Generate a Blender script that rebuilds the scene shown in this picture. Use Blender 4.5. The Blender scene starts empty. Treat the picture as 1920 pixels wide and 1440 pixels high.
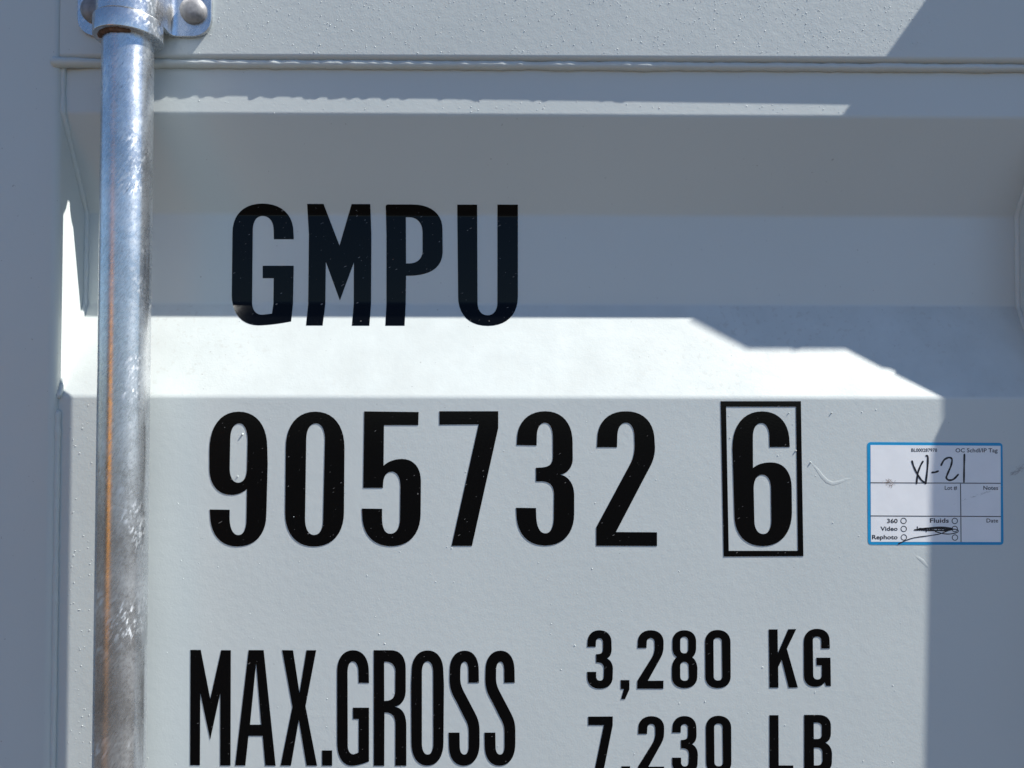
import bpy, bmesh, math, random
from mathutils import Vector, Matrix, noise
from mathutils.geometry import tessellate_polygon

# ------------------------------------------------------------------ scale, camera, light
S = 0.00043                      # metres on the door face per photograph pixel
F = 1442.0                       # focal length in photograph pixels (26 mm phone lens)
D = 85 * S                       # depth of the corrugation
H = 13.5 * S                     # how far the rails stand proud of the sheet, left ...
HR = 17 * S                      # ... and right
SUN_L, SUN_T = 3.75, 5.25        # sun: metres to the right / up for each metre out of the wall

scene = bpy.context.scene
CAM = Vector((0, -F * S, 0))
ROT = (Matrix.Rotation(math.radians(-0.45), 3, 'Z') @ Matrix.Rotation(math.radians(91.2), 3, 'X')
       @ Matrix.Rotation(math.radians(0.12), 3, 'Z'))
cd = bpy.data.cameras.new('camera')
cd.sensor_fit = 'HORIZONTAL'
cd.sensor_width = 36.0
cd.lens = 36.0 * F / 1920.0
cd.clip_start = 0.01
cd.clip_end = 3000
cam = bpy.data.objects.new('camera', cd)
cam.matrix_world = Matrix.Translation(CAM) @ ROT.to_4x4()
scene.collection.objects.link(cam)
scene.camera = cam

sun_dir = Vector((SUN_L, -1.0, SUN_T)).normalized()
elev = math.asin(sun_dir.z)
world = bpy.data.worlds.new('World')
scene.world = world
world.use_nodes = True
wn = world.node_tree.nodes
wl = world.node_tree.links
bg = wn['Background']
sky = wn.new('ShaderNodeTexSky')
sky.sky_type = 'NISHITA'
sky.sun_disc = False
sky.sun_elevation = elev
sky.sun_rotation = math.atan2(sun_dir.x, sun_dir.y)
sky.air_density = 1.0
sky.dust_density = 0.0
sky.ozone_density = 7.0
wl.new(sky.outputs[0], bg.inputs[0])
bg.inputs[1].default_value = 0.073

sl = bpy.data.lights.new('sun', 'SUN')
sl.energy = 5.0
sl.angle = math.radians(0.55)
sl.color = (1.0, 0.98, 0.925)
sun = bpy.data.objects.new('sun', sl)
sun.rotation_euler = sun_dir.to_track_quat('Z', 'Y').to_euler()
sun.location = (2, -2, 3)
scene.collection.objects.link(sun)

scene.view_settings.view_transform = 'Standard'
scene.view_settings.look = 'None'
scene.view_settings.gamma = 1.0
scene.view_settings.use_curve_mapping = False
scene.view_settings.exposure = 0.88

col = scene.collection
random.seed(7)


def W(px, py, y=0.0):
    """the point at depth y that stands at a given place of the photograph"""
    d = ROT @ Vector(((px - 960) / F, -(py - 720) / F, -1.0))
    return CAM + d * ((y - CAM.y) / d.y)


# ------------------------------------------------------------------ object helpers
def prop(o, label=None, cat=None, group=None, kind=None):
    for k, v in (('label', label), ('category', cat), ('group', group), ('kind', kind)):
        if v:
            o[k] = v
    return o


def thing(name, loc, label, cat, group=None):
    o = bpy.data.objects.new(name, None)
    o.empty_display_size = 0.02
    o.location = loc
    col.objects.link(o)
    return prop(o, label, cat, group)


def adopt(o, parent):
    if parent is not None:
        o.parent = parent
        m = Matrix.Identity(4)
        p = parent
        while p is not None:
            m = Matrix.Translation(p.location) @ m
            p = p.parent
        o.matrix_parent_inverse = m.inverted()


def mesh_obj(name, verts, faces, mat, parent=None, smooth=None, label=None):
    me = bpy.data.meshes.new(name)
    me.from_pydata([tuple(v) for v in verts], [], faces)
    bm = bmesh.new()
    bm.from_mesh(me)
    bmesh.ops.recalc_face_normals(bm, faces=bm.faces)
    bm.to_mesh(me)
    bm.free()
    me.materials.append(mat)
    if smooth is not None:
        me.polygons.foreach_set('use_smooth', [True] * len(me.polygons))
        me.set_sharp_from_angle(angle=math.radians(smooth))
    o = bpy.data.objects.new(name, me)
    col.objects.link(o)
    adopt(o, parent)
    if label:
        o['label'] = label
    return o


def fillet(pts, radii, seg=8):
    out = []
    n = len(pts)
    for i, p in enumerate(pts):
        p = Vector(p)
        r = radii[i] if isinstance(radii, (list, tuple)) else radii
        if i == 0 or i == n - 1 or r <= 0:
            out.append(p)
            continue
        a = (Vector(pts[i - 1]) - p)
        b = (Vector(pts[i + 1]) - p)
        ang = a.angle(b)
        t = min(r / math.tan(ang / 2), a.length * .49, b.length * .49)
        r = t * math.tan(ang / 2)
        a.normalize()
        b.normalize()
        c = p + (a + b).normalized() * (r / math.sin(ang / 2))
        s0 = p + a * t - c
        s1 = p + b * t - c
        tot = s0.angle_signed(s1)
        for k in range(seg + 1):
            th = tot * k / seg
            # mathutils' signed angle runs clockwise
            co, si = math.cos(-th), math.sin(-th)
            out.append(c + Vector((s0.x * co - s0.y * si, s0.x * si + s0.y * co)))
    return out


def loop_solid(name, sec, axis, a0, a1, mat, parent, smooth=None, label=None):
    """closed cross-section extruded along x or z; sec in (u, v): (x, y) for z, (y, z) for x"""
    n = len(sec)
    vs = []
    for a in (a0, a1):
        for u, v in sec:
            vs.append((u, v, a) if axis == 'z' else (a, u, v))
    fs = [(i, (i + 1) % n, n + (i + 1) % n, n + i) for i in range(n)]
    fs += [tuple(range(n)), tuple(range(n, 2 * n))]
    return mesh_obj(name, vs, fs, mat, parent, smooth, label)


def tube(path, rad, sides=12, caps=True, squash=None):
    """verts, faces of a tube; rad a number or function of index and angle"""
    vs, fs = [], []
    n = len(path)
    up = Vector((0, -1, 0))
    for i, p in enumerate(path):
        p = Vector(p)
        t = (Vector(path[min(i + 1, n - 1)]) - Vector(path[max(i - 1, 0)])).normalized()
        s = t.cross(up)
        if s.length < 1e-4:
            s = t.cross(Vector((1, 0, 0)))
        s.normalize()
        u = s.cross(t).normalized()
        for k in range(sides):
            th = 2 * math.pi * k / sides
            r = rad(i, th) if callable(rad) else rad
            vs.append(p + s * (r * math.cos(th)) + u * (r * math.sin(th)) * (squash or 1))
    for i in range(n - 1):
        for k in range(sides):
            k2 = (k + 1) % sides
            fs.append((i * sides + k, i * sides + k2, (i + 1) * sides + k2, (i + 1) * sides + k))
    if caps:
        fs.append(tuple(range(sides)))
        fs.append(tuple(range((n - 1) * sides, n * sides)))
    return vs, fs


def resample(path, step):
    out = [Vector(path[0])]
    for a, b in zip(path[:-1], path[1:]):
        a, b = Vector(a), Vector(b)
        k = max(1, int((b - a).length / step))
        for i in range(1, k + 1):
            out.append(a.lerp(b, i / k))
    return out


def bead(path, r, parent, mat, amp=.16, freq=55.0, seed=0.0, step=2.2, name='weld_bead', squash=None, ends=None):
    pts = resample(path, step * S)
    off = Vector((seed * 13.7, seed * 3.1, 0))
    acc = [0.0]
    for a, b in zip(pts[:-1], pts[1:]):
        acc.append(acc[-1] + (b - a).length)

    def rad(i, th):
        q = pts[i] * freq
        w = noise.noise(q + off) + .6 * noise.noise(q * 3.1 + off)
        rip = .035 * math.sin(acc[i] / (5.5 * S) + 2 * noise.noise(q * .7 + off))
        k = min(1.0, .25 + min(acc[i], acc[-1] - acc[i]) / (7 * S)) ** .5
        if ends:
            k *= ends(acc[i], acc[-1])
        return r * k * (1 + amp * w + rip)
    vs, fs = tube(pts, rad, 12, True, squash)
    return mesh_obj(name, vs, fs, mat, parent, 60)


# ------------------------------------------------------------------ materials
def new_mat(name):
    m = bpy.data.materials.new(name)
    m.use_nodes = True
    nt = m.node_tree
    b = nt.nodes['Principled BSDF']
    return m, nt, b


def nd(nt, kind, **kw):
    n = nt.nodes.new(kind)
    for k, v in kw.items():
        if k in n.inputs:
            n.inputs[k].default_value = v
        else:
            setattr(n, k, v)
    return n


def coords(nt, scale=(1, 1, 1), rot=(0, 0, 0), kind='POINT'):
    tc = nd(nt, 'ShaderNodeNewGeometry')
    mp = nd(nt, 'ShaderNodeMapping')
    mp.vector_type = kind
    mp.inputs['Scale'].default_value = scale
    mp.inputs['Rotation'].default_value = rot
    nt.links.new(tc.outputs['Position'], mp.inputs['Vector'])
    return mp.outputs[0]


def tex(nt, vec, scale, detail=2.0, rough=.5):
    n = nd(nt, 'ShaderNodeTexNoise', Scale=scale, Detail=detail, Roughness=rough)
    nt.links.new(vec, n.inputs['Vector'])
    return n.outputs['Fac']


def ramp(nt, fac, stops):
    r = nd(nt, 'ShaderNodeValToRGB')
    e = r.color_ramp.elements
    while len(e) < len(stops):
        e.new(.5)
    for i, (p, c) in enumerate(stops):
        e[i].position = p
        e[i].color = (c[0], c[1], c[2], 1) if isinstance(c, tuple) else (c, c, c, 1)
    nt.links.new(fac, r.inputs[0])
    return r.outputs[0]


def mix(nt, fac, a, b, mode='MIX'):
    m = nd(nt, 'ShaderNodeMix', data_type='RGBA', blend_type=mode)
    for sock, v in ((m.inputs[0], fac), (m.inputs[6], a), (m.inputs[7], b)):
        if isinstance(v, (int, float)):
            sock.default_value = v
        elif isinstance(v, tuple):
            sock.default_value = (v[0], v[1], v[2], 1)
        else:
            nt.links.new(v, sock)
    return m.outputs[2]


def math_node(nt, op, a, b):
    m = nd(nt, 'ShaderNodeMath', operation=op)
    for s, v in ((m.inputs[0], a), (m.inputs[1], b)):
        if isinstance(v, (int, float)):
            s.default_value = v
        else:
            nt.links.new(v, s)
    return m.outputs[0]


def bump(nt, height, dist, normal=None, strength=1.0):
    b = nd(nt, 'ShaderNodeBump')
    b.inputs['Strength'].default_value = strength
    b.inputs['Distance'].default_value = dist
    nt.links.new(height, b.inputs['Height'])
    if normal is not None:
        nt.links.new(normal, b.inputs['Normal'])
    return b.outputs[0]


def paint_material(name, peel=1.0):
    m, nt, b = new_mat(name)
    v = coords(nt)
    big = tex(nt, v, 5.0, 3)
    mid = tex(nt, v, 38.0, 4, .6)
    c = ramp(nt, big, [(.3, (.585, .622, .605)), (.7, (.61, .646, .628))])
    # dust, dried water spots and painted-in dimming of sunlight where the sheet faces upward
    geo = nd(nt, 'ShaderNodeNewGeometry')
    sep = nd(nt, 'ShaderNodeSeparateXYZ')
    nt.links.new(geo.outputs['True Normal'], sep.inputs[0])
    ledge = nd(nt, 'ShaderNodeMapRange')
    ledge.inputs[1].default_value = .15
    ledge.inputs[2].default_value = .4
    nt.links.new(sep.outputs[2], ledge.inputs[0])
    spots = ramp(nt, tex(nt, v, 260.0, 2, .5), [(.58, 0.0), (.70, 1.0)])
    zone = ramp(nt, tex(nt, v, 9.0, 2), [(.46, 0.0), (.62, 1.0)])
    f = math_node(nt, 'MULTIPLY', math_node(nt, 'MULTIPLY', ledge.outputs[0], spots), zone)
    f = math_node(nt, 'MULTIPLY', f, .22)
    dust_dim = math_node(nt, 'MULTIPLY', ledge.outputs[0], ramp(nt, tex(nt, v, 30.0, 4, .6), [(.25, .25), (.75, .85)]))
    c = mix(nt, dust_dim, c, (.49, .515, .495))  # dust mottling whose darker colour also tones down the sunlit slope
    c = mix(nt, f, c, (.36, .33, .28))
    fleck = ramp(nt, tex(nt, v, 420.0, 1, .3), [(.80, 0.0), (.83, 1.0)])
    c = mix(nt, math_node(nt, 'MULTIPLY', fleck, .45), c, (.16, .15, .14))
    nt.links.new(c, b.inputs['Base Color'])
    nt.links.new(ramp(nt, mid, [(.3, .36), (.7, .50)]), b.inputs['Roughness'])
    b.inputs['IOR'].default_value = 1.48
    n1 = bump(nt, tex(nt, v, 620.0, 2, .5), .00005 * peel)
    n2 = bump(nt, tex(nt, v, 160.0, 1, .4), .00006 * peel, n1)
    n3 = bump(nt, tex(nt, v, 7.0, 1, .4), .0011, n2)
    nt.links.new(n3, b.inputs['Normal'])
    return m


def vinyl_material():
    m, nt, b = new_mat('black_vinyl')
    v = coords(nt, (2.6, 1.0, 1.0), (0, math.radians(-28), 0), 'TEXTURE')
    v0 = coords(nt)
    glints = ramp(nt, tex(nt, v, 760.0, 1, .4), [(.76, 0.0), (.79, 1.0)])
    dust = ramp(nt, tex(nt, v0, 900.0, 2, .6), [(.56, 0.0), (.75, 1.0)])
    area = ramp(nt, tex(nt, v0, 16.0, 2), [(.40, 0.0), (.60, 1.0)])
    c = mix(nt, math_node(nt, 'MULTIPLY', math_node(nt, 'MULTIPLY', dust, area), .02),
            (.0012, .0014, .0018), (.16, .155, .15))
    c = mix(nt, math_node(nt, 'MULTIPLY', glints, .55), c, (.30, .29, .28))  # pale flecks: sun glints on nibs in the vinyl, put into the colour
    nt.links.new(c, b.inputs['Base Color'])
    b.inputs['Roughness'].default_value = .13
    b.inputs['IOR'].default_value = 1.27
    n1 = bump(nt, tex(nt, v0, 620.0, 2, .5), .000022)
    nt.links.new(n1, b.inputs['Normal'])
    return m


def galvanised_material(name, worn=1.0, rough=(.22, .44), base=.62, aniso=0.0):
    m, nt, b = new_mat(name)
    vd = coords(nt, (1.0, 1.0, 5.0), (0, math.radians(32), 0), 'TEXTURE')
    v0 = coords(nt)
    scr = tex(nt, vd, 1000.0, 4, .7)
    fine = tex(nt, vd, 420.0, 3, .6)
    big = tex(nt, v0, 24.0, 4, .62)
    spang = tex(nt, v0, 260.0, 3, .6)
    c = ramp(nt, big, [(.30, (base * .74, base * .75, base * .77)), (.70, (base * 1.14, base * 1.16, base * 1.18))])
    c = mix(nt, min(1.0, .5 * worn), c, ramp(nt, scr, [(.30, .35), (.58, 1.0)]), 'MULTIPLY')
    # scuffed patches where the zinc is scratched bright
    patch = ramp(nt, tex(nt, v0, 21.0, 3, .6), [(.50, 0.0), (.66, 1.0)])
    hit = ramp(nt, fine, [(.50, 0.0), (.62, 1.0)])
    sc = math_node(nt, 'MULTIPLY', patch, hit)
    c = mix(nt, math_node(nt, 'MULTIPLY', sc, .75 * worn), c, (.90, .92, .94))
    dk = ramp(nt, tex(nt, vd, 200.0, 3, .7), [(.68, 0.0), (.75, 1.0)])
    c = mix(nt, math_node(nt, 'MULTIPLY', dk, .55 * worn), c, (.08, .08, .09))
    nt.links.new(c, b.inputs['Base Color'])
    b.inputs['Metallic'].default_value = .94
    r = mix(nt, .5, ramp(nt, big, [(.3, rough[0]), (.7, rough[1])]), ramp(nt, spang, [(.3, rough[0]), (.7, rough[1])]))
    r = mix(nt, math_node(nt, 'MULTIPLY', sc, .8), r, (.62, .62, .62))
    nt.links.new(r, b.inputs['Roughness'])
    if aniso:
        b.inputs['Anisotropic'].default_value = aniso
        tg = nd(nt, 'ShaderNodeTangent', direction_type='RADIAL', axis='Z')
        nt.links.new(tg.outputs[0], b.inputs['Tangent'])
        b.inputs['Anisotropic Rotation'].default_value = .25
    n1 = bump(nt, scr, .000011 * worn)
    n2 = bump(nt, spang, .00005 * worn, n1)
    nt.links.new(n2, b.inputs['Normal'])
    return m


def flat_material(name, colour, rough=.5, metallic=0.0, nscale=120.0, amount=.12, bdist=0.0, bscale=400.0):
    m, nt, b = new_mat(name)
    v = coords(nt)
    lo = tuple(c * (1 - amount) for c in colour)
    hi = tuple(min(1, c * (1 + amount)) for c in colour)
    nt.links.new(ramp(nt, tex(nt, v, nscale, 4, .6), [(.3, lo), (.7, hi)]), b.inputs['Base Color'])
    b.inputs['Roughness'].default_value = rough
    b.inputs['Metallic'].default_value = metallic
    if bdist:
        nt.links.new(bump(nt, tex(nt, v, bscale, 3, .6), bdist), b.inputs['Normal'])
    return m


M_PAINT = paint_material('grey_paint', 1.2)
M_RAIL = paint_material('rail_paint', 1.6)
M_VINYL = vinyl_material()
M_GALV = galvanised_material('galvanised_tube', 1.0, (.20, .36), .70, .5)
M_ZINC = galvanised_material('zinc_plate', .55, (.16, .34), .66)
M_BOLT = flat_material('dull_bolt_steel', (.27, .265, .27), .55, .3, 260.0, .25, .00006, 700.0)
M_RUST = flat_material('rust', (.15, .085, .055), .85, 0.0, 350.0, .6, .0001, 900.0)
M_GROUND = flat_material('dry_dirt', (.045, .037, .030), .95, 0.0, 2.0, .25, .01, 12.0)
M_BLUE = flat_material('sticker_blue', (.004, .30, .60), .38, 0, 60, .05)
M_PAPER = flat_material('sticker_white', (.88, .885, .895), .34, 0, 40, .03, .00025, 28.0)
M_INK = flat_material('black_ink', (.012, .012, .02), .5, 0, 300, .2)
M_PEN = flat_material('marker_ink', (.006, .006, .014), .32, 0, 300, .2)
M_DIRT = flat_material('brown_smudge', (.26, .17, .12), .85, 0, 900, .35)
M_SCUFF = flat_material('grey_scuff', (.42, .42, .41), .7, 0, 900, .2)
M_RUBBER = flat_material('black_rubber', (.02, .02, .02), .6)
M_ORANGE = flat_material('orange_paint', (.80, .33, .03), .5)

# ------------------------------------------------------------------ setting: the yard
GZ = -1.55
R = 400.0
prop(mesh_obj('ground', [(-R, -R, GZ), (R, -R, GZ), (R, R, GZ), (-R, R, GZ)], [(0, 1, 2, 3)], M_GROUND),
     'dry brown dirt yard around the container', None, None, 'structure')

# ------------------------------------------------------------------ the door sheet
zA = W(960, 216).z
zB = W(960, 403, D).z
zC = W(960, 571, D).z
zE = W(960, 744).z
corners = [(0.62, 0.0), (zA, 0.0), (zB, D), (zC, D), (zE, 0.0)]
z = W(960, 1690).z
while z > -1.30:
    corners += [(z, 0.0), (z - 170 * S, D), (z - 345 * S, D), (z - 518 * S, 0.0)]
    z -= 800 * S
corners.append((-1.40, 0.0))
prof = fillet(corners, 22 * S, 8)             # (z, depth)


def depth_at(zz):
    for (z0, d0), (z1, d1) in zip(prof[:-1], prof[1:]):
        if z0 >= zz >= z1 and z0 > z1:
            return d0 + (d1 - d0) * (z0 - zz) / (z0 - z1)
    return 0.0


def on_sheet(px, py, lift=0.0):
    y = 0.0
    for _ in range(12):
        p = W(px, py, y)
        y = depth_at(p.z)
    p = W(px, py, y)
    e = .4 * S
    sl = (depth_at(p.z + e) - depth_at(p.z - e)) / (2 * e)
    n = Vector((0, -1, sl)).normalized()
    return p + n * lift


XL = W(152, 597, 72 * S).x        # inner faces of the two side rails
XR = W(1908, 490, D).x
ZT, ZBOT = 0.62, -1.40

door = thing('container_door', (0, 0, ZBOT), 'light grey corrugated steel container door with black stencilled numbers', 'container door')

NX = 24
vs, fs = [], []
x0, x1 = XL - 4 * S, XR + 4 * S
for i, (zz, dd) in enumerate(prof):
    for k in range(NX + 1):
        vs.append((x0 + (x1 - x0) * k / NX, dd, zz))
for i in range(len(prof) - 1):
    for k in range(NX):
        a = i * (NX + 1) + k
        fs.append((a, a + 1, a + NX + 2, a + NX + 1))
nfr = len(vs)
vs += [(v[0], v[1] + 2.0 * .001, v[2]) for v in vs]
fs += [tuple(nfr + q for q in reversed(f)) for f in fs]
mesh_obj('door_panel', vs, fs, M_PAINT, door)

# top rail between the side rails
zt = W(960, 104).z
zu = W(960, 118).z
secs = [fillet([(.002, ZT), (-h, ZT), (-h, zu), (.002, zu)], [0, 0, 10.5 * S, 0], 10) for h in (H, HR)]
n = len(secs[0])
vs = [(XL + .5 * S, p.x, p.y) for p in secs[0]] + [(XR - .5 * S, p.x, p.y) for p in secs[1]]
fs = [(i, (i + 1) % n, n + (i + 1) % n, n + i) for i in range(n)] + [tuple(range(n)), tuple(range(n, 2 * n))]
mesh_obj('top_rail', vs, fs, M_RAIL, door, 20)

# side rails
RW = 215 * S
sec = fillet([(XL - RW, D + 12 * S), (XL - RW, -H), (XL, -H), (XL, D + 12 * S)], [0, 8 * S, 13 * S, 0], 10)
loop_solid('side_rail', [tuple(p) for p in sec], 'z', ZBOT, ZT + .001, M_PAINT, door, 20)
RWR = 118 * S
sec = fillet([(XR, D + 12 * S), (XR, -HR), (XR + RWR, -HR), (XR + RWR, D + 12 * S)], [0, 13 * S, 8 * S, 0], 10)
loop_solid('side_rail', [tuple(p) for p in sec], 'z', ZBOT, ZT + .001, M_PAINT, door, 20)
# rubber seal beside the left rail
sec = fillet([(XL - RW - 40 * S, D), (XL - RW - 40 * S, 4 * S), (XL - RW + 4 * S, 4 * S), (XL - RW + 4 * S, D)], [0, 6 * S, 6 * S, 0], 6)
loop_solid('rubber_seal', [tuple(p) for p in sec], 'z', ZBOT, ZT, M_RUBBER, door, 30)

# weld beads: along the top rail, then round the edges of each recess
zw = W(960, 124.5).z
path = []
for k in range(0, 201):
    x = XL - 16 * S + (XR - XL + 24 * S) * k / 200
    dx = max(0.0, (XL + 70 * S - x) / (86 * S))
    path.append((x, -2.6 * S - 9 * S * dx, zw + 1.1 * S * noise.noise(Vector((x * 40, 0, 3))) - 2 * S * dx))


def bead_end(a, tot):
    return (1.0 + .45 * max(0.0, 1 - a / (45 * S))) * (1.0 if a < .45 * tot else .97)


bead(path, 8.4 * S, door, M_PAINT, .17, 50.0, 1.0, 2.0, squash=1.12, ends=bead_end)

for side, X in ((1, XL), (-1, XR)):
    pts = [(X + side * 1.5 * S, dd + (-1.5 * S), zz) for zz, dd in prof if zA + 60 * S > zz > zE - 26 * S]
    top = [(X + side * 1.0 * S, -1 * S, zw)]
    bead(top + pts, 5.4 * S, door, M_PAINT, .22, 70.0, 3.0 + side, 2.2)
    zlow = W(960, 770).z
    bead([(X + side * .5 * S, -2.4 * S, zlow), (X + side * .5 * S, -2.4 * S, W(960, 1690).z)], 5.6 * S, door, M_PAINT, .2, 60.0, 5.0 + side, 2.2)

# dried paint run and ripple right of the boxed digit
for pts, r in (([(1521, 868), (1532, 880), (1541, 893), (1551, 903), (1562, 907), (1574, 904), (1586, 899), (1597, 897)], 1.5),
               ([(1716, 1042), (1730, 1052), (1741, 1065)], 1.3)):
    pp = resample([W(x, y, .05 * S) for x, y in pts], 2 * S)
    nn = len(pp) - 1
    vs, fs = tube(pp, lambda i, th: r * 2.6 * S * (.15 + .85 * math.sin(math.pi * i / nn) ** .6), 24, True, .075)
    mesh_obj('paint_run', vs, fs, M_PAINT, door, 60)

# nibs of dried paint and dust standing on the sheet
rng = random.Random(11)
vs, fs = [], []


def add_nib(p, r, hgt):
    b = len(vs)
    n = 6
    a0 = rng.random() * 6.28
    for k in range(n):
        a = a0 + 6.283 * k / n
        rr = r * rng.uniform(.75, 1.25)
        vs.append((p.x + rr * math.cos(a), p.y + .02 * S, p.z + rr * math.sin(a)))
    for k in range(n):
        a = a0 + 6.283 * k / n
        rr = r * rng.uniform(.45, .7)
        vs.append((p.x + rr * math.cos(a), p.y - hgt * .75, p.z + rr * math.sin(a)))
    vs.append((p.x, p.y - hgt, p.z))
    for k in range(n):
        k2 = (k + 1) % n
        fs.append((b + k, b + k2, b + n + k2, b + n + k))
        fs.append((b + n + k, b + n + k2, b + 2 * n))


for _ in range(2600):
    px, py = rng.uniform(300, 1760), rng.uniform(-40, 101)
    s = rng.random() ** 3
    r = (.40 + .9 * s) * S
    hh = H + (HR - H) * (px - 100) / 1850
    add_nib(W(px, py, -hh), r, r * rng.uniform(.25, .6))
for _ in range(160):
    px, py = rng.uniform(300, 1600), rng.uniform(188, 212)
    s = rng.random() ** 3
    r = (.5 + .9 * s) * S
    add_nib(W(px, py, 0), r, r * rng.uniform(.25, .5))
for _ in range(520):
    px, py = rng.uniform(110, 1760), rng.uniform(752, 1480)
    s = rng.random() ** 4
    r = (.5 + 1.1 * s) * S
    add_nib(W(px, py, 0), r, r * rng.uniform(.22, .5))
for _ in range(80):
    px, py = rng.uniform(125, 176), rng.uniform(752, 1480)
    r = rng.uniform(.6, 1.5) * S
    add_nib(W(px, py, 0), r, r * rng.uniform(.3, .6))
for px, py, r in ((455, 814, 2.2), (446, 893, 1.4), (1492, 845, 1.6), (1559, 774, 1.4), (1479, 774, 1.2), (1520, 867, 1.6)):
    add_nib(W(px, py, 0), r * S, r * 1.2 * S)
prop(mesh_obj('paint_nibs', vs, fs, M_PAINT, door), None, None, None, 'stuff')


# ------------------------------------------------------------------ lettering
KAP = .62


def outline(cmds, ox, oy, sc):
    """path commands in enlarged-photo units to a list of photo pixels"""
    out = []
    cx = cy = None
    for c in cmds:
        if c[0] == 'h' or c[0] == 'v':
            x, y = c[1], c[2]
            if c[0] == 'h':
                p1, p2 = (cx + (x - cx) * KAP, cy), (x, y - (y - cy) * KAP)
            else:
                p1, p2 = (cx, cy + (y - cy) * KAP), (x - (x - cx) * KAP, y)
        elif c[0] == 'c':
            p1, p2, (x, y) = (c[1], c[2]), (c[3], c[4]), (c[5], c[6])
        else:
            x, y = c
            out.append((x, y))
            cx, cy = x, y
            continue
        for k in range(1, 11):
            t = k / 10
            u = 1 - t
            out.append((u ** 3 * cx + 3 * u * u * t * p1[0] + 3 * u * t * t * p2[0] + t ** 3 * x,
                        u ** 3 * cy + 3 * u * u * t * p1[1] + 3 * u * t * t * p2[1] + t ** 3 * y))
        cx, cy = x, y
    res = []
    for x, y in out:
        q = (ox + x * sc, oy + y * sc)
        if not res or abs(q[0] - res[-1][0]) + abs(q[1] - res[-1][1]) > .05:
            res.append(q)
    if abs(res[0][0] - res[-1][0]) + abs(res[0][1] - res[-1][1]) < .05:
        res.pop()
    return res


def flat_shape(name, loops, mat, parent, top, bottom, rows=None, label=None):
    """cut-out shape: loops in photo pixels; top / bottom place a pixel in the scene"""
    bm = bmesh.new()
    polys = [[Vector((x, y, 0)) for x, y in l] for l in loops]
    allv = [bm.verts.new(v) for l in polys for v in l]
    for t in tessellate_polygon(polys):
        try:
            bm.faces.new([allv[i] for i in t])
        except ValueError:
            pass
    if rows:
        for r in rows:
            bmesh.ops.bisect_plane(bm, geom=bm.verts[:] + bm.edges[:] + bm.faces[:], plane_co=(0, r, 0), plane_no=(0, 1, 0))
    bm.verts.index_update()
    vs = [top(v.co.x, v.co.y) for v in bm.verts]
    n = len(vs)
    vs += [bottom(v.co.x, v.co.y) for v in bm.verts]
    fs = [tuple(v.index for v in f.verts) for f in bm.faces]
    used = set(i for f in fs for i in f)
    for e in bm.edges:
        if len(e.link_faces) == 1:
            a, b = e.verts[0].index, e.verts[1].index
            fs.append((a, b, n + b, n + a))
    bm.free()
    keep = sorted(set(i for f in fs for i in f))
    idx = {k: i for i, k in enumerate(keep)}
    return mesh_obj(name, [vs[k] for k in keep], [tuple(idx[i] for i in f) for f in fs], mat, parent, None, label)


TH = .00022
flat_top = lambda x, y: W(x, y, -TH)
flat_bot = lambda x, y: W(x, y, .00002)
bent_top = lambda x, y: on_sheet(x, y, TH)
bent_bot = lambda x, y: on_sheet(x, y, -.00003)

ZGM = (400, 340, 1 / 3)
Z905 = (340, 720, .25)
Z732 = (780, 720, .25)
Z6 = (1160, 720, .25)
ZMAX = (320, 1160, 360 / 1851)
ZGRO = (640, 1160, 360 / 1851)
ZKG = (1080, 1160, 520 / 1920)


def sh(loop, dx, dy):
    out = []
    for c in loop:
        if c[0] in ('h', 'v'):
            out.append((c[0], c[1] + dx, c[2] + dy))
        elif c[0] == 'c':
            out.append(('c', c[1] + dx, c[2] + dy, c[3] + dx, c[4] + dy, c[5] + dx, c[6] + dy))
        else:
            out.append((c[0] + dx, c[1] + dy))
    return out


S1 = [(1327, 617), (1325, 500), ('v', 1190, 308), ('h', 1045, 500), (1043, 580), ('c', 1043, 680, 1070, 730, 1110, 800),
      (1190, 960), ('c', 1220, 1010, 1228, 1050, 1228, 1100), (1228, 1230), ('v', 1185, 1310), ('h', 1142, 1230), (1140, 1098),
      (1035, 1098), (1037, 1220), ('v', 1180, 1418), ('h', 1333, 1200), (1333, 1090), ('c', 1333, 1000, 1315, 960, 1290, 910),
      (1180, 700), ('c', 1155, 650, 1148, 620, 1147, 570), (1148, 500), ('v', 1190, 415), ('h', 1225, 500), (1226, 618)]
K3 = [(78, 195), (80, 165), ('v', 162, 80), ('h', 246, 165), (247, 210), ('c', 246, 250, 232, 268, 214, 275),
      ('c', 240, 285, 256, 315, 256, 350), (254, 405), ('v', 165, 485), ('h', 78, 400), (78, 368), (140, 368), (140, 400),
      ('v', 165, 429), ('h', 192, 400), (194, 350), ('c', 194, 315, 180, 303, 140, 303), (139, 246),
      ('c', 180, 245, 186, 235, 187, 205), (187, 165), ('v', 163, 136), ('h', 138, 165), (137, 195)]
KC = [(310, 425), (370, 425), (370, 490), (340, 557), (312, 557), (332, 487), (310, 487)]
K2 = [(426, 203), (428, 165), ('v', 517, 80), ('h', 607, 165), (606, 200), ('c', 605, 240, 590, 265, 570, 300), (498, 430),
      (606, 429), (605, 485), (424, 485), (425, 430), (525, 270), ('c', 540, 245, 545, 220, 545, 195), (544, 165),
      ('v', 517, 134), ('h', 490, 165), (488, 203)]
K0 = [(894, 165), ('v', 980, 78), ('h', 1070, 165), (1071, 400), ('v', 983, 481), ('h', 896, 400)]
K0H = [(952, 160), ('v', 982, 132), ('h', 1010, 160), (1013, 400), ('v', 983, 428), ('h', 954, 400)]

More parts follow.
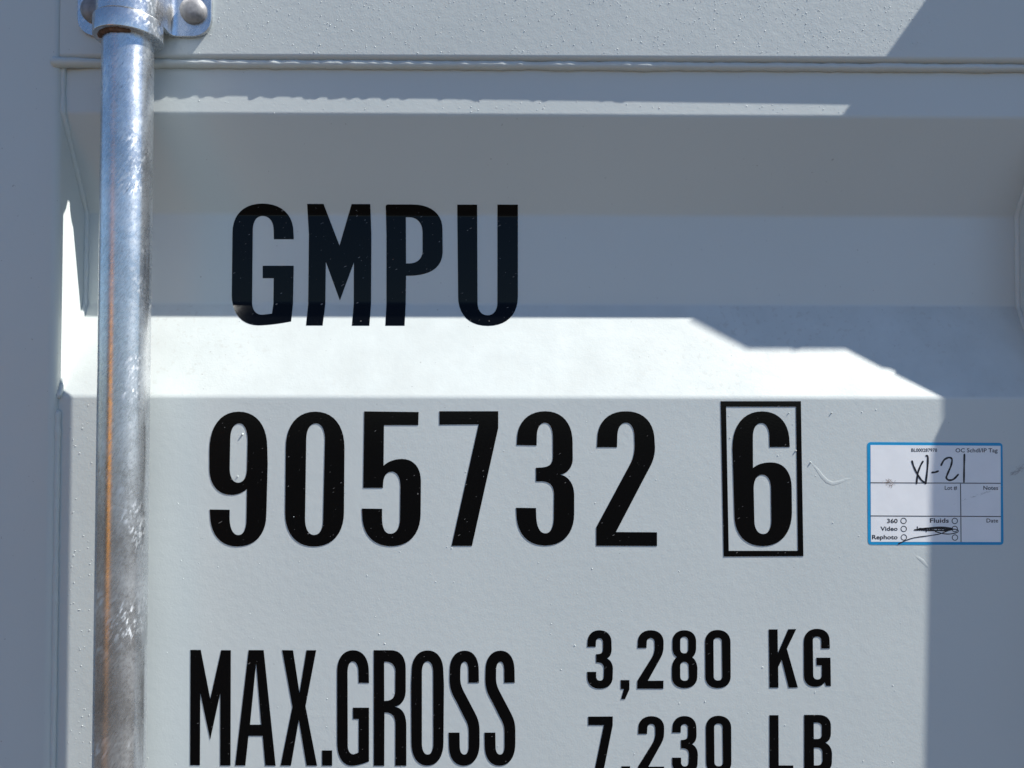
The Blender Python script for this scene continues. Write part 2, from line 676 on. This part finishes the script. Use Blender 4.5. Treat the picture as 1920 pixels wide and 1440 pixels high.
glyphs = [
    # name, label, zoom, loops
    ('letter', 'black letter G beginning the upper row', ZGM, [[(453, 326), (451, 290), ('v', 275, 125), ('h', 108, 290), (104, 640),
        ('v', 255, 810), ('c', 330, 808, 390, 797, 438, 788), (448, 690), (452, 475), (278, 475), (278, 545), (340, 545), (338, 690), (330, 745),
        (275, 751), ('h', 218, 680), (222, 275), ('v', 277, 195), ('h', 340, 280), (341, 326)]]),
    ('letter', 'black letter M of the upper row', ZGM, [[(528, 127), (620, 127), (710, 362), (778, 128), (883, 128), (889, 300), (887, 690), (878, 812),
        (780, 812), (790, 690), (791, 455), (712, 670), (633, 452), (630, 690), (615, 811), (522, 811), (534, 690), (538, 300)]]),
    ('letter', 'black letter P of the upper row', ZGM, [[(970, 137), (978, 130), (1120, 130), ('h', 1289, 270), (1290, 400), ('c', 1286, 500, 1200, 528, 1110, 531),
        (1084, 531), (1082, 690), (1076, 812), (968, 812), (974, 690), (974, 300)],
        [(1083, 202), (1100, 202), ('h', 1177, 290), (1177, 390), ('v', 1100, 462), (1084, 462)]]),
    ('letter', 'black letter U ending the upper row', ZGM, [[(1372, 131), (1484, 131), (1486, 680), ('v', 1543, 754), ('h', 1598, 680), (1598, 131), (1713, 131),
        (1713, 650), ('v', 1545, 813), ('h', 1377, 650)]]),
    ('digit', 'black digit 9 of the serial number', Z905, [[(210, 500), ('v', 430, 207), ('h', 645, 480), (648, 600), (638, 975), ('v', 420, 1219), ('h', 215, 975), (213, 941), (363, 943), (362, 1000),
        ('v', 428, 1133), ('h', 488, 1010), (492, 787), ('c', 460, 815, 420, 832, 375, 832), ('h', 210, 630)],
        [(367, 420), ('v', 435, 295), ('h', 497, 430), (492, 630), ('v', 425, 740), ('h', 363, 630)]]),
    ('digit', 'black digit 0 of the serial number', Z905, [[(783, 480), ('v', 1005, 207), ('h', 1224, 480), (1220, 960), ('v', 995, 1219), ('h', 778, 965)],
        [(937, 420), ('v', 1010, 295), ('h', 1077, 420), (1063, 1020), ('v', 995, 1132), ('h', 928, 1010)]]),
    ('digit', 'black digit 5 of the serial number', Z905, [[(1372, 205), (1780, 210), (1777, 308), (1520, 308), (1517, 612), ('c', 1550, 580, 1600, 562, 1655, 562),
        ('h', 1797, 730), (1795, 970), ('v', 1575, 1217), ('h', 1356, 980), (1354, 934), (1506, 936), (1506, 1010), ('v', 1565, 1123), ('h', 1640, 1010), (1643, 770),
        ('v', 1578, 657), ('h', 1513, 760), (1512, 779), (1364, 779)]]),
    ('digit', 'black digit 7 of the serial number', Z732, [[(176, 204), (617, 204), (617, 330), (420, 1214), (267, 1214), (470, 303), (176, 305)]]),
    ('digit', 'black digit 3 of the serial number', Z732, [[(755, 458), (757, 425), ('v', 970, 204), ('h', 1175, 440), (1176, 560), ('c', 1176, 635, 1125, 672, 1083, 680),
        ('c', 1130, 686, 1185, 735, 1187, 830), (1187, 970), ('v', 970, 1212), ('h', 753, 970), (750, 928), (900, 930), (902, 980), ('v', 970, 1120), ('h', 1033, 1000),
        (1035, 830), ('c', 1035, 760, 1000, 730, 940, 730), (900, 730), (900, 628), (940, 626), ('c', 1000, 622, 1027, 600, 1027, 540), (1026, 400), ('v', 968, 290),
        ('h', 906, 400), (905, 460)]]),
    ('digit', 'black digit 2 of the serial number', Z732, [[(1357, 474), (1360, 415), ('v', 1575, 204), ('h', 1790, 430), (1793, 470), ('c', 1793, 540, 1775, 590, 1740, 650),
        (1500, 1110), (1808, 1112), (1808, 1215), (1352, 1213), (1352, 1075), (1610, 595), ('c', 1635, 545, 1640, 500, 1640, 450), (1638, 400), ('v', 1575, 290),
        ('h', 1510, 400), (1508, 474)]]),
    ('digit', 'black check digit 6 inside the box', Z6, [[(853, 480), ('v', 1075, 205), ('h', 1282, 440), (1284, 472), (1132, 473), (1130, 400), ('v', 1070, 293), ('h', 1007, 400),
        (1008, 630), ('c', 1040, 600, 1090, 587, 1145, 588), ('h', 1298, 780), (1300, 960), ('v', 1080, 1216), ('h', 868, 980)],
        [(1013, 785), ('v', 1077, 680), ('h', 1142, 785), (1145, 1020), ('v', 1085, 1125), ('h', 1018, 1020)]]),
    ('digit_box', 'thin black box outline round the check digit', Z6, [[(765, 129), (1367, 129), (1386, 1291), (788, 1294)], [(806, 170), (1330, 170), (1345, 1251), (826, 1251)]]),
    ('letter', 'black letter M of the weight wording', ZMAX, [[(191, 301), (290, 301), (382, 775), (487, 304), (580, 304), (577, 1416), (477, 1416), (478, 718), (381, 1166), (286, 718), (282, 1413), (187, 1413)]]),
    ('letter', 'black letter A of the weight wording', ZMAX, [[(752, 303), (897, 303), (1012, 1417), (912, 1417), (887, 1130), (750, 1130), (720, 1415), (622, 1415)], [(824, 425), (765, 1022), (873, 1022)]]),
    ('letter', 'black letter X of the weight wording', ZMAX, [[(1075, 303), (1180, 305), (1242, 715), (1310, 304), (1403, 304), (1300, 845), (1412, 1417), (1310, 1417), (1236, 975), (1160, 1416), (1060, 1416), (1174, 850)]]),
    ('full_stop', 'square black full stop after the X', ZMAX, [[(1460, 1270), (1557, 1270), (1557, 1417), (1460, 1417)]]),
    ('letter', 'black letter G of the weight wording', ZGRO, [[(267, 620), (265, 510), ('v', 113, 304), ('h', -41, 510), (-41, 1190), ('v', 100, 1418), ('c', 170, 1415, 220, 1395, 267, 1375), (267, 858), (112, 858),
        (112, 966), (168, 968), (167, 1290), (120, 1308), ('h', 62, 1220), (60, 520), ('v', 110, 412), ('h', 165, 520), (167, 618)]]),
    ('letter', 'black letter R of the weight wording', ZGRO, [[(313, 304), (480, 304), ('h', 621, 480), (621, 690), ('c', 621, 790, 570, 840, 513, 848), ('c', 590, 860, 627, 920, 627, 1040), (627, 1418), (520, 1418), (521, 1020),
        ('c', 521, 940, 490, 905, 416, 903), (414, 1418), (313, 1418)], [(413, 415), (430, 415), ('h', 521, 510), (519, 700), ('v', 430, 792), (414, 793)]]),
    ('letter', 'black letter O of the weight wording', ZGRO, [[(678, 510), ('v', 832, 306), ('h', 984, 510), (990, 640), (985, 1190), ('v', 830, 1417), ('h', 675, 1190), (672, 640)],
        [(777, 520), ('v', 832, 412), ('h', 885, 520), (887, 1200), ('v', 832, 1310), ('h', 777, 1200)]]),
    ('letter', 'first black letter S of the weight wording', ZGRO, [S1]),
    ('letter', 'last black letter S of the weight wording', ZGRO, [sh(S1, 345, 0)]),
    ('digit', 'black digit 3 of the kilogram figure', ZKG, [K3]),
    ('comma', 'black comma of the kilogram figure', ZKG, [KC]),
    ('digit', 'black digit 2 of the kilogram figure', ZKG, [K2]),
    ('digit', 'black digit 8 of the kilogram figure', ZKG, [[(668, 160), ('v', 750, 80), ('h', 832, 160), (832, 200), ('c', 832, 240, 815, 262, 805, 268), ('c', 825, 280, 841, 310, 841, 350), (840, 400), ('v', 752, 481), ('h', 664, 400), (664, 350),
        ('c', 664, 310, 680, 280, 698, 265), ('c', 680, 255, 668, 235, 668, 200)], [(722, 155), ('v', 750, 125), ('h', 777, 155), (777, 210), ('v', 749, 240), ('h', 722, 210)],
        [(722, 330), ('v', 750, 299), ('h', 780, 330), (782, 400), ('v', 752, 430), ('h', 722, 400)]]),
    ('digit', 'black digit 0 of the kilogram figure', ZKG, [K0, K0H]),
    ('letter', 'black letter K of the kilogram unit', ZKG, [[(1335, 74), (1396, 74), (1398, 240), (1470, 73), (1525, 72), (1460, 208), (1536, 476), (1473, 478), (1425, 285), (1400, 335), (1402, 478), (1340, 478)]]),
    ('letter', 'black letter G of the kilogram unit', ZKG, [[(1758, 206), (1756, 150), ('v', 1668, 70), ('h', 1577, 165), (1578, 390), ('v', 1655, 472), ('c', 1695, 472, 1712, 455, 1722, 440), (1732, 466), (1765, 466), (1762, 270), (1665, 270),
        (1666, 322), (1702, 323), (1702, 390), ('v', 1672, 421), ('h', 1643, 390), (1640, 150), ('v', 1668, 124), ('h', 1698, 150), (1699, 207)]]),
    ('digit', 'black digit 7 of the pound figure', ZKG, [[(85, 678), (255, 677), (254, 740), (185, 1084), (122, 1084), (193, 737), (85, 737)]]),
    ('comma', 'black comma of the pound figure', ZKG, [sh(KC, 5, 597)]),
    ('digit', 'black digit 2 of the pound figure', ZKG, [sh(K2, 4, 595)]),
    ('digit', 'black digit 3 of the pound figure', ZKG, [sh(K3, 588, 594)]),
    ('digit', 'black digit 0 of the pound figure', ZKG, [sh(K0, 5, 594), sh(K0H, 5, 594)]),
    ('letter', 'black letter L of the pound unit', ZKG, [[(1340, 668), (1402, 668), (1404, 1016), (1505, 1016), (1505, 1074), (1340, 1074)]]),
    ('letter', 'black letter B of the pound unit', ZKG, [[(1580, 666), (1680, 666), ('h', 1765, 745), (1765, 790), ('c', 1765, 830, 1750, 850, 1725, 858), ('c', 1755, 870, 1773, 900, 1773, 940), (1772, 990), ('v', 1680, 1072), (1580, 1072)],
        [(1646, 720), (1670, 720), ('h', 1702, 750), (1702, 805), ('v', 1670, 833), (1647, 833)], [(1647, 893), (1670, 893), ('h', 1706, 928), (1707, 980), ('v', 1670, 1016), (1648, 1016)]]),
]
for name, label, zm, loops in glyphs:
    ls = [outline(l, *zm) for l in loops]
    if zm is ZGM:
        flat_shape(name, ls, M_VINYL, door, bent_top, bent_bot, [372 + 1.5 * k for k in range(30)] + [548 + 1.5 * k for k in range(46)], label)
    else:
        flat_shape(name, ls, M_VINYL, door, flat_top, flat_bot, None, label)

# ------------------------------------------------------------------ locking bar
DC = 80 * S
PX = W(228, 1080, -DC).x
PR = 42.3 * S
bar = thing('locking_bar', (PX, -DC, -1.30), 'round galvanised steel locking bar standing in front of the grey door', 'locking bar')
vs, fs = [], []
NS, NZ = 128, 2
for k in range(NS):
    a = 2 * math.pi * k / NS
    for zz in (-1.30, .55):
        vs.append((PX + PR * math.cos(a), -DC + PR * math.sin(a), zz))
for k in range(NS):
    k2 = (k + 1) % NS
    fs.append((2 * k, 2 * k2, 2 * k2 + 1, 2 * k + 1))
fs.append(tuple(2 * k for k in range(NS)))
fs.append(tuple(2 * k + 1 for k in range(NS)))
mesh_obj('tube', vs, fs, M_GALV, bar, 30)


def lathe(name, profile, centre, axis, mat, parent, n=64, smooth=35, closed=True):
    vs, fs = [], []
    m = len(profile)
    for k in range(n):
        a = 2 * math.pi * k / n
        for r, h in profile:
            if axis == 'z':
                vs.append((centre[0] + r * math.cos(a), centre[1] + r * math.sin(a), centre[2] + h))
            else:
                vs.append((centre[0] + r * math.cos(a), centre[1] - h, centre[2] + r * math.sin(a)))
    for k in range(n):
        k2 = (k + 1) % n
        for i in range(m if closed else m - 1):
            i2 = (i + 1) % m
            fs.append((k * m + i, k2 * m + i, k2 * m + i2, k * m + i2))
    return mesh_obj(name, vs, fs, mat, parent, smooth)


RR = 57 * S
zr = W(228, 47, -DC - RR).z
sec = fillet([(PR - S, 0), (RR, 0), (RR, 33 * S), (PR - S, 33 * S)], [0, 1.6 * S, 1.6 * S, 0], 4)
lathe('collar', [tuple(p) for p in sec], (PX, -DC, zr), 'z', M_ZINC, bar, 96, 35)
# rusty weld under the collar
path = [(PX + (PR + 1.5 * S) * math.cos(a), -DC + (PR + 1.5 * S) * math.sin(a), zr - .5 * S)
        for a in [math.radians(-158 + 3 * k) for k in range(34)]]
bead(path, 4.2 * S, bar, M_RUST, .45, 170.0, 2.0, 2.0, name='rusty_weld')

# ------------------------------------------------------------------ bar bracket with two bolts
bz = zr + 36 * S
bracket = thing('bar_bracket', (PX, -H, bz), 'zinc plated saddle bracket bolted to the top rail over the bar', 'bracket')
UR = 52 * S
t = 8 * S
sec = [(-124 * S, -H - .3 * S - t), (-UR, -H - .3 * S - t), (-UR, -DC)]
left = fillet(sec, [0, 12 * S, 0], 8)
arc = [Vector((UR * math.cos(a), -DC - UR * math.sin(a))) for a in [math.pi - math.pi * k / 32 for k in range(1, 32)]]
right = [Vector((-p.x, p.y)) for p in reversed(left)]
sect = left + arc + right
fine = []
for a, b in zip(sect[:-1], sect[1:]):
    n = max(1, int((b - a).length / (3 * S)))
    for k in range(n):
        fine.append(a.lerp(b, k / n))
fine.append(sect[-1])
HB = 150 * S
nv = 6
vs, fs = [], []
cr = 34 * S


def zbot(x):
    e = abs(x) - (124 * S - cr)
    q = 0.0
    if e > 0:
        q = cr - math.sqrt(max(0, cr * cr - e * e))
    return q * .95


N = len(fine)
for layer in (0, 1):
    for i, p in enumerate(fine):
        tn = (fine[min(i + 1, N - 1)] - fine[max(i - 1, 0)]).normalized()
        nrm = Vector((-tn.y, tn.x))      # towards the wall
        if nrm.y < -1e-6 and abs(p.x) > UR + 14 * S:
            nrm = -nrm
        q = p + nrm * (t if layer else 0)
        zb = zbot(p.x)
        for k in range(nv + 1):
            vs.append((PX + q.x, q.y, bz + zb + (HB - 2 * zb) * k / nv))
st = N * (nv + 1)
for i in range(N - 1):
    for k in range(nv):
        a = i * (nv + 1) + k
        q = (a, a + 1, a + nv + 2, a + nv + 1)
        fs.append(q)
        fs.append(tuple(st + v for v in reversed(q)))
    for k in (0, nv):
        a = i * (nv + 1) + k
        b = a + nv + 1
        fs.append((a, b, st + b, st + a))
for i in (0, N - 1):
    for k in range(nv):
        a = i * (nv + 1) + k
        fs.append((a, a + 1, st + a + 1, st + a))
br = mesh_obj('saddle_plate', vs, fs, M_ZINC, bracket, 32)
bv = br.modifiers.new('edge', 'BEVEL')
bv.width = .8 * S
bv.segments = 2
bv.limit_method = 'ANGLE'
bv.angle_limit = math.radians(50)
for sgn in (-1, 1):
    c = (PX + sgn * 91.5 * S, -H - .3 * S - t, bz + 47 * S)
    prof_b = [(0.0, 0.0), (24 * S, 0.0), (24.2 * S, 4 * S), (22.5 * S, 9 * S), (18.5 * S, 13.0 * S), (12 * S, 15.6 * S), (9 * S, 16.2 * S), (0.0, 16.4 * S)]
    lathe('bolt_head', prof_b, c, 'y', M_BOLT, bracket, 40, 40, False)

# ------------------------------------------------------------------ corner post with hinge lug, right of the door
P1, P2 = 80 * S, 131 * S


def caster(px, py, p):
    """place at height p out of the door face whose shadow falls on photo pixel (px, py)"""
    q = W(px, py)
    return Vector((q.x + SUN_L * p, -p, q.z + SUN_T * p))


post = thing('corner_post', (1.12 * .43 + .02, -.02, GZ), 'grey corner post of the container right of the door', 'corner post')
edge = [(1762, 120), (1762, 540), (1763, 553), (1773, 560), (1774, 585), (1764, 592), (1766, 700), (1767, 790), (1748, 832), (1742, 900), (1741, 1000), (1736, 1250), (1731, 1500)]
ep = [caster(x, y, P1) for x, y in edge]
ep = [Vector((ep[0].x, -P1, .62))] + ep + [Vector((ep[-1].x, -P1, -1.45))]
XE = ep[0].x + .16
vs, fs = [], []
for p in ep:
    vs += [(p.x, -P1, p.z), (XE, -P1, p.z), (XE, D, p.z), (p.x + .004, D, p.z)]
for i in range(len(ep) - 1):
    for k in range(4):
        fs.append((4 * i + k, 4 * i + (k + 1) % 4, 4 * i + 4 + (k + 1) % 4, 4 * i + 4 + k))
fs += [(0, 1, 2, 3), tuple(4 * (len(ep) - 1) + k for k in range(4))]
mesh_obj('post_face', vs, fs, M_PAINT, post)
a = caster(1575, 229, P2)
b = caster(1566, 430, P2)
xl = (a.x + b.x) / 2
sec = [(xl, -P1 + .001), (xl, -P2), (xl + .13, -P2), (xl + .13, -P1 + .001)]
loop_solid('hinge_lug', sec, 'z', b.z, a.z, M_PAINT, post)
lathe('hinge_pin', [(0, 0), (.009, 0), (.009, a.z - b.z + .03), (0, a.z - b.z + .03)], (xl + .03, -(P1 + P2) / 2, b.z - .015), 'z', M_ZINC, post, 24, 40, False)

# ------------------------------------------------------------------ orange container across the yard (seen mirrored in the bar)
oang = math.radians(8)
oc = Vector((-5.3, -6.6, GZ)) + Matrix.Rotation(oang, 3, 'Z') @ Vector((0, 1.5, 0))
ocont = thing('shipping_container', oc, 'orange shipping container across the yard, mirrored in the bar', 'container')
ocm = Matrix.Translation(oc) @ Matrix.Rotation(oang, 4, 'Z')


def yard(v):
    return ocm @ Vector(v)


def yard_box(name, lo, hi, mat):
    vs = [yard((x, y, z)) for x in (lo[0], hi[0]) for y in (lo[1], hi[1]) for z in (lo[2], hi[2])]
    return mesh_obj(name, vs, [(0, 1, 3, 2), (4, 6, 7, 5), (0, 4, 5, 1), (2, 3, 7, 6), (0, 2, 6, 4), (1, 5, 7, 3)], mat, ocont)


def yard_corr(name, a, b, nrm):
    """vertical corrugated wall from a to b"""
    a, b, nrm = Vector(a), Vector(b), Vector(nrm)
    L = (b - a).length
    n = int(L / .278)
    pts = []
    for k in range(n):
        for u, d in ((0, 0), (.072, 0), (.14, .036), (.21, .036)):
            pts.append(a + (b - a) * ((k * L / n + u * L / n / .278) / L) - nrm * d)
    pts.append(b)
    vs = [yard((p.x, p.y, z)) for p in pts for z in (.15, 2.5)]
    mesh_obj(name, vs, [(2 * i, 2 * i + 2, 2 * i + 3, 2 * i + 1) for i in range(len(pts) - 1)], M_ORANGE, ocont)


yard_corr('end_wall', (-1.1, 0, 0), (1.1, 0, 0), (0, 1, 0))
yard_corr('side_wall', (1.2, -.1, 0), (1.2, -2.9, 0), (1, 0, 0))
yard_corr('side_wall', (-1.2, -.1, 0), (-1.2, -2.9, 0), (-1, 0, 0))
yard_corr('end_wall', (-1.1, -3.0, 0), (1.1, -3.0, 0), (0, -1, 0))
yard_box('roof', (-1.16, -2.95, 2.5), (1.16, -.05, 2.56), M_ORANGE)
yard_box('floor_frame', (-1.16, -2.95, .02), (1.16, -.05, .16), M_ORANGE)
for sx in (-1, 1):
    for yy in (0.03, -3.03):
        y0, y1 = (yy - .14, yy) if yy > -1 else (yy, yy + .14)
        xa, xb = sorted((sx * 1.09, sx * 1.22))
        yard_box('corner_post', (xa, y0, .13), (xb, y1, 2.47), M_ORANGE)
        for zz in (0, 2.47):
            yard_box('corner_casting', (xa - .01, y0 - .01, zz), (xb + .01, y1 + .01, zz + .12), M_ORANGE)

# ------------------------------------------------------------------ sticker
ZS = (1580, 800, 340 / 1920)
sc0 = W(1755, 925)
sticker = thing('inspection_sticker', (sc0.x, 0, W(1755, 1020).z), 'white paper inspection sticker with blue border and handwriting', 'sticker')


def lay(y0):
    return (lambda x, y: W(x, y, -y0)), (lambda x, y: W(x, y, -y0 + .00006))


def zpx(x, y):
    return (ZS[0] + x * ZS[2], ZS[1] + y * ZS[2])


def ink(name, pts_list, mat, level, label=None):
    tp, bt = lay(level)
    return flat_shape(name, [[zpx(x, y) for x, y in l] for l in pts_list], mat, sticker, tp, bt, None, label)


def rrect(tl, tr, brc, bl, r, seg=6):
    pts = [Vector(tl), Vector(tr), Vector(brc), Vector(bl)]
    out = []
    for i in range(4):
        p, a, b = pts[i], pts[i - 1], pts[(i + 1) % 4]
        pa = p + (a - p).normalized() * r
        pb = p + (b - p).normalized() * r
        for k in range(seg + 1):
            tt = k / seg
            out.append(tuple(pa * (1 - tt) ** 2 + p * 2 * tt * (1 - tt) + pb * tt ** 2))
    return out


ink('blue_border', [rrect((259, 163), (1693, 171), (1704, 1252), (268, 1250), 42)], M_BLUE, .00012, 'bright blue rounded border of the sticker')
ink('paper_face', [[(295, 194), (1672, 203), (1675, 1222), (300, 1219)]], M_PAPER, .00018, 'white writing face of the sticker')
LV = .00024
ink('ruled_line', [[(295, 589), (1672, 595), (1672, 604), (295, 598)]], M_INK, LV)
ink('ruled_line', [[(297, 940), (1675, 947), (1675, 956), (297, 949)]], M_INK, LV)
ink('ruled_line', [[(1243, 604), (1252, 604), (1256, 946), (1247, 946)]], M_INK, LV)
ink('ruled_line', [[(1247, 957), (1256, 957), (1258, 1221), (1249, 1221)]], M_INK, LV)
for cx, cy in ((645, 997), (647, 1082), (648, 1172), (1187, 998), (1187, 1083), (1189, 1174)):
    o_ = [(cx + 33 * math.cos(k * .2618), cy + 33 * math.sin(k * .2618)) for k in range(24)]
    i_ = [(cx + 25 * math.cos(k * .2618), cy + 25 * math.sin(k * .2618)) for k in range(24)]
    ink('tick_circle', [o_, i_], M_INK, LV)


def words(text, x0, x1, ytop, ybase, bold=0.0, rise=0.0):
    """a printed word from the built-in font, fitted between x0..x1 and cap height ytop..ybase"""
    cu = bpy.data.curves.new('word', 'FONT')
    cu.body = text
    cu.size = 1.0
    cu.offset = bold
    cu.resolution_u = 3
    tmp = bpy.data.objects.new('word', cu)
    col.objects.link(tmp)
    dg = bpy.context.evaluated_depsgraph_get()
    me = bpy.data.meshes.new_from_object(tmp.evaluated_get(dg))
    col.objects.unlink(tmp)
    bpy.data.objects.remove(tmp)
    xs = [v.co.x for v in me.vertices]
    mn, mx = min(xs), max(xs)
    cap = .70
    for v in me.vertices:
        u = x0 + (v.co.x - mn) / (mx - mn) * (x1 - x0)
        w = ybase - v.co.y / cap * (ybase - ytop)
        v.co = W(*zpx(u, w), -LV)
    me.materials.clear()
    me.materials.append(M_INK)
    o = bpy.data.objects.new('printed_word', me)
    col.objects.link(o)
    adopt(o, sticker)
    o['label'] = 'printed text reading ' + text
    return o


words('BL000287978', 727, 1000, 230, 266, .012)
words('OC Schdl/IP Tag', 1195, 1641, 229, 271, .012)
words('Lot #', 1081, 1212, 626, 668, .012)
words('Notes', 1490, 1646, 626, 669, .012)
words('Date', 1523, 1647, 973, 1014, .012)
words('360', 470, 582, 975, 1020, .020)
words('Video', 400, 582, 1057, 1101, .020)
words('Rephoto', 312, 582, 1146, 1191, .020)
words('Fluids', 924, 1124, 970, 1016, .020)
words('Inspection', 785, 1125, 1056, 1102, .020)


def pen(pts, w, label=None):
    """a marker stroke: smooth path through points, as a thin flat ribbon with round ends"""
    P = [Vector(p) for p in pts]
    sm = []
    for i in range(len(P) - 1):
        p0, p1, p2, p3 = P[max(i - 1, 0)], P[i], P[i + 1], P[min(i + 2, len(P) - 1)]
        for k in range(6):
            tt = k / 6
            sm.append(.5 * ((2 * p1) + (p2 - p0) * tt + (2 * p0 - 5 * p1 + 4 * p2 - p3) * tt * tt + (3 * p1 - p0 - 3 * p2 + p3) * tt ** 3))
    sm.append(P[-1])
    vs, fs = [], []
    n = len(sm)
    for i, p in enumerate(sm):
        tg = (sm[min(i + 1, n - 1)] - sm[max(i - 1, 0)]).normalized()
        nr = Vector((-tg.y, tg.x)) * (w / 2 * (1 + .12 * math.sin(i * .9)))
        vs += [W(*zpx(*(p + nr)), -LV - .00005), W(*zpx(*(p - nr)), -LV - .00005)]
    for i in range(n - 1):
        fs.append((2 * i, 2 * i + 1, 2 * i + 3, 2 * i + 2))
    for end, nxt in ((0, 1), (n - 1, n - 2)):
        c = sm[end]
        dd = (sm[end] - sm[nxt]).normalized()
        base = math.atan2(dd.y, dd.x)
        st = len(vs)
        ring = []
        for k in range(9):
            aa = base - math.pi / 2 + math.pi * k / 8
            vs.append(W(*zpx(c.x + w / 2 * math.cos(aa), c.y + w / 2 * math.sin(aa)), -LV - .00005))
            ring.append(st + k)
        fs.append(tuple(ring))
    return mesh_obj('pen_stroke', vs, fs, M_PEN, sticker, None, label)


pen([(735, 365), (752, 420), (785, 490), (830, 560), (880, 600)], 19, 'handwritten first stroke of the letter X')
pen([(850, 368), (822, 420), (795, 500), (783, 600)], 18)
pen([(886, 308), (902, 322), (898, 440), (880, 600)], 19)
pen([(948, 485), (980, 482), (1010, 471)], 19)
pen([(1043, 408), (1075, 352), (1125, 327), (1157, 345), (1148, 410), (1115, 490), (1098, 540), (1125, 566), (1175, 556), (1222, 508)], 19)
pen([(1289, 295), (1286, 440), (1284, 584)], 19)
pen([(762, 1093), (840, 1088), (960, 1068), (1090, 1068), (1165, 1084), (1090, 1100), (940, 1098), (800, 1090), (900, 1074), (1040, 1080), (1140, 1088)], 15, 'black pen scribble crossing out a word')
pen([(980, 1110), (1060, 1132), (1140, 1136), (1215, 1118), (1218, 1095), (1170, 1086), (1100, 1108), (1020, 1138), (900, 1156), (760, 1176), (670, 1204), (590, 1240)], 10)

# brown smudge and scuffs on and beside the sticker
rng = random.Random(5)


def slivers(name, cx, cy, sx, sy, n, ang, ln, wd, mat, parent, level, spread=.5):
    vs, fs = [], []
    for _ in range(n):
        x = rng.gauss(cx, sx)
        y = rng.gauss(cy, sy) + (x - cx) * math.tan(ang)
        aa = ang + rng.gauss(0, spread)
        l = ln * rng.uniform(.3, 1.3)
        w = wd * rng.uniform(.4, 1.2)
        dx, dy = math.cos(aa) * l / 2, math.sin(aa) * l / 2
        nx, ny = -math.sin(aa) * w / 2, math.cos(aa) * w / 2
        b = len(vs)
        for (qx, qy) in ((x - dx, y - dy), (x + nx, y + ny), (x + dx, y + dy), (x - nx, y - ny)):
            vs.append(W(*zpx(qx, qy), -level - .000004 * rng.random()))
        fs.append((b, b + 1, b + 2, b + 3))
    o = mesh_obj(name, vs, fs, mat, parent)
    return prop(o, None, None, None, 'stuff')


slivers('brown_smudge', 495, 592, 28, 22, 60, .1, 24, 5, M_DIRT, sticker, LV + .00003, 1.2)
slivers('grey_scuff', 1450, 720, 130, 6, 26, -.35, 55, 3, M_SCUFF, sticker, LV + .00003, .12)
slivers('grey_scuff', 1850, 465, 45, 16, 90, -.55, 40, 4, M_SCUFF, door, .00006, .25)
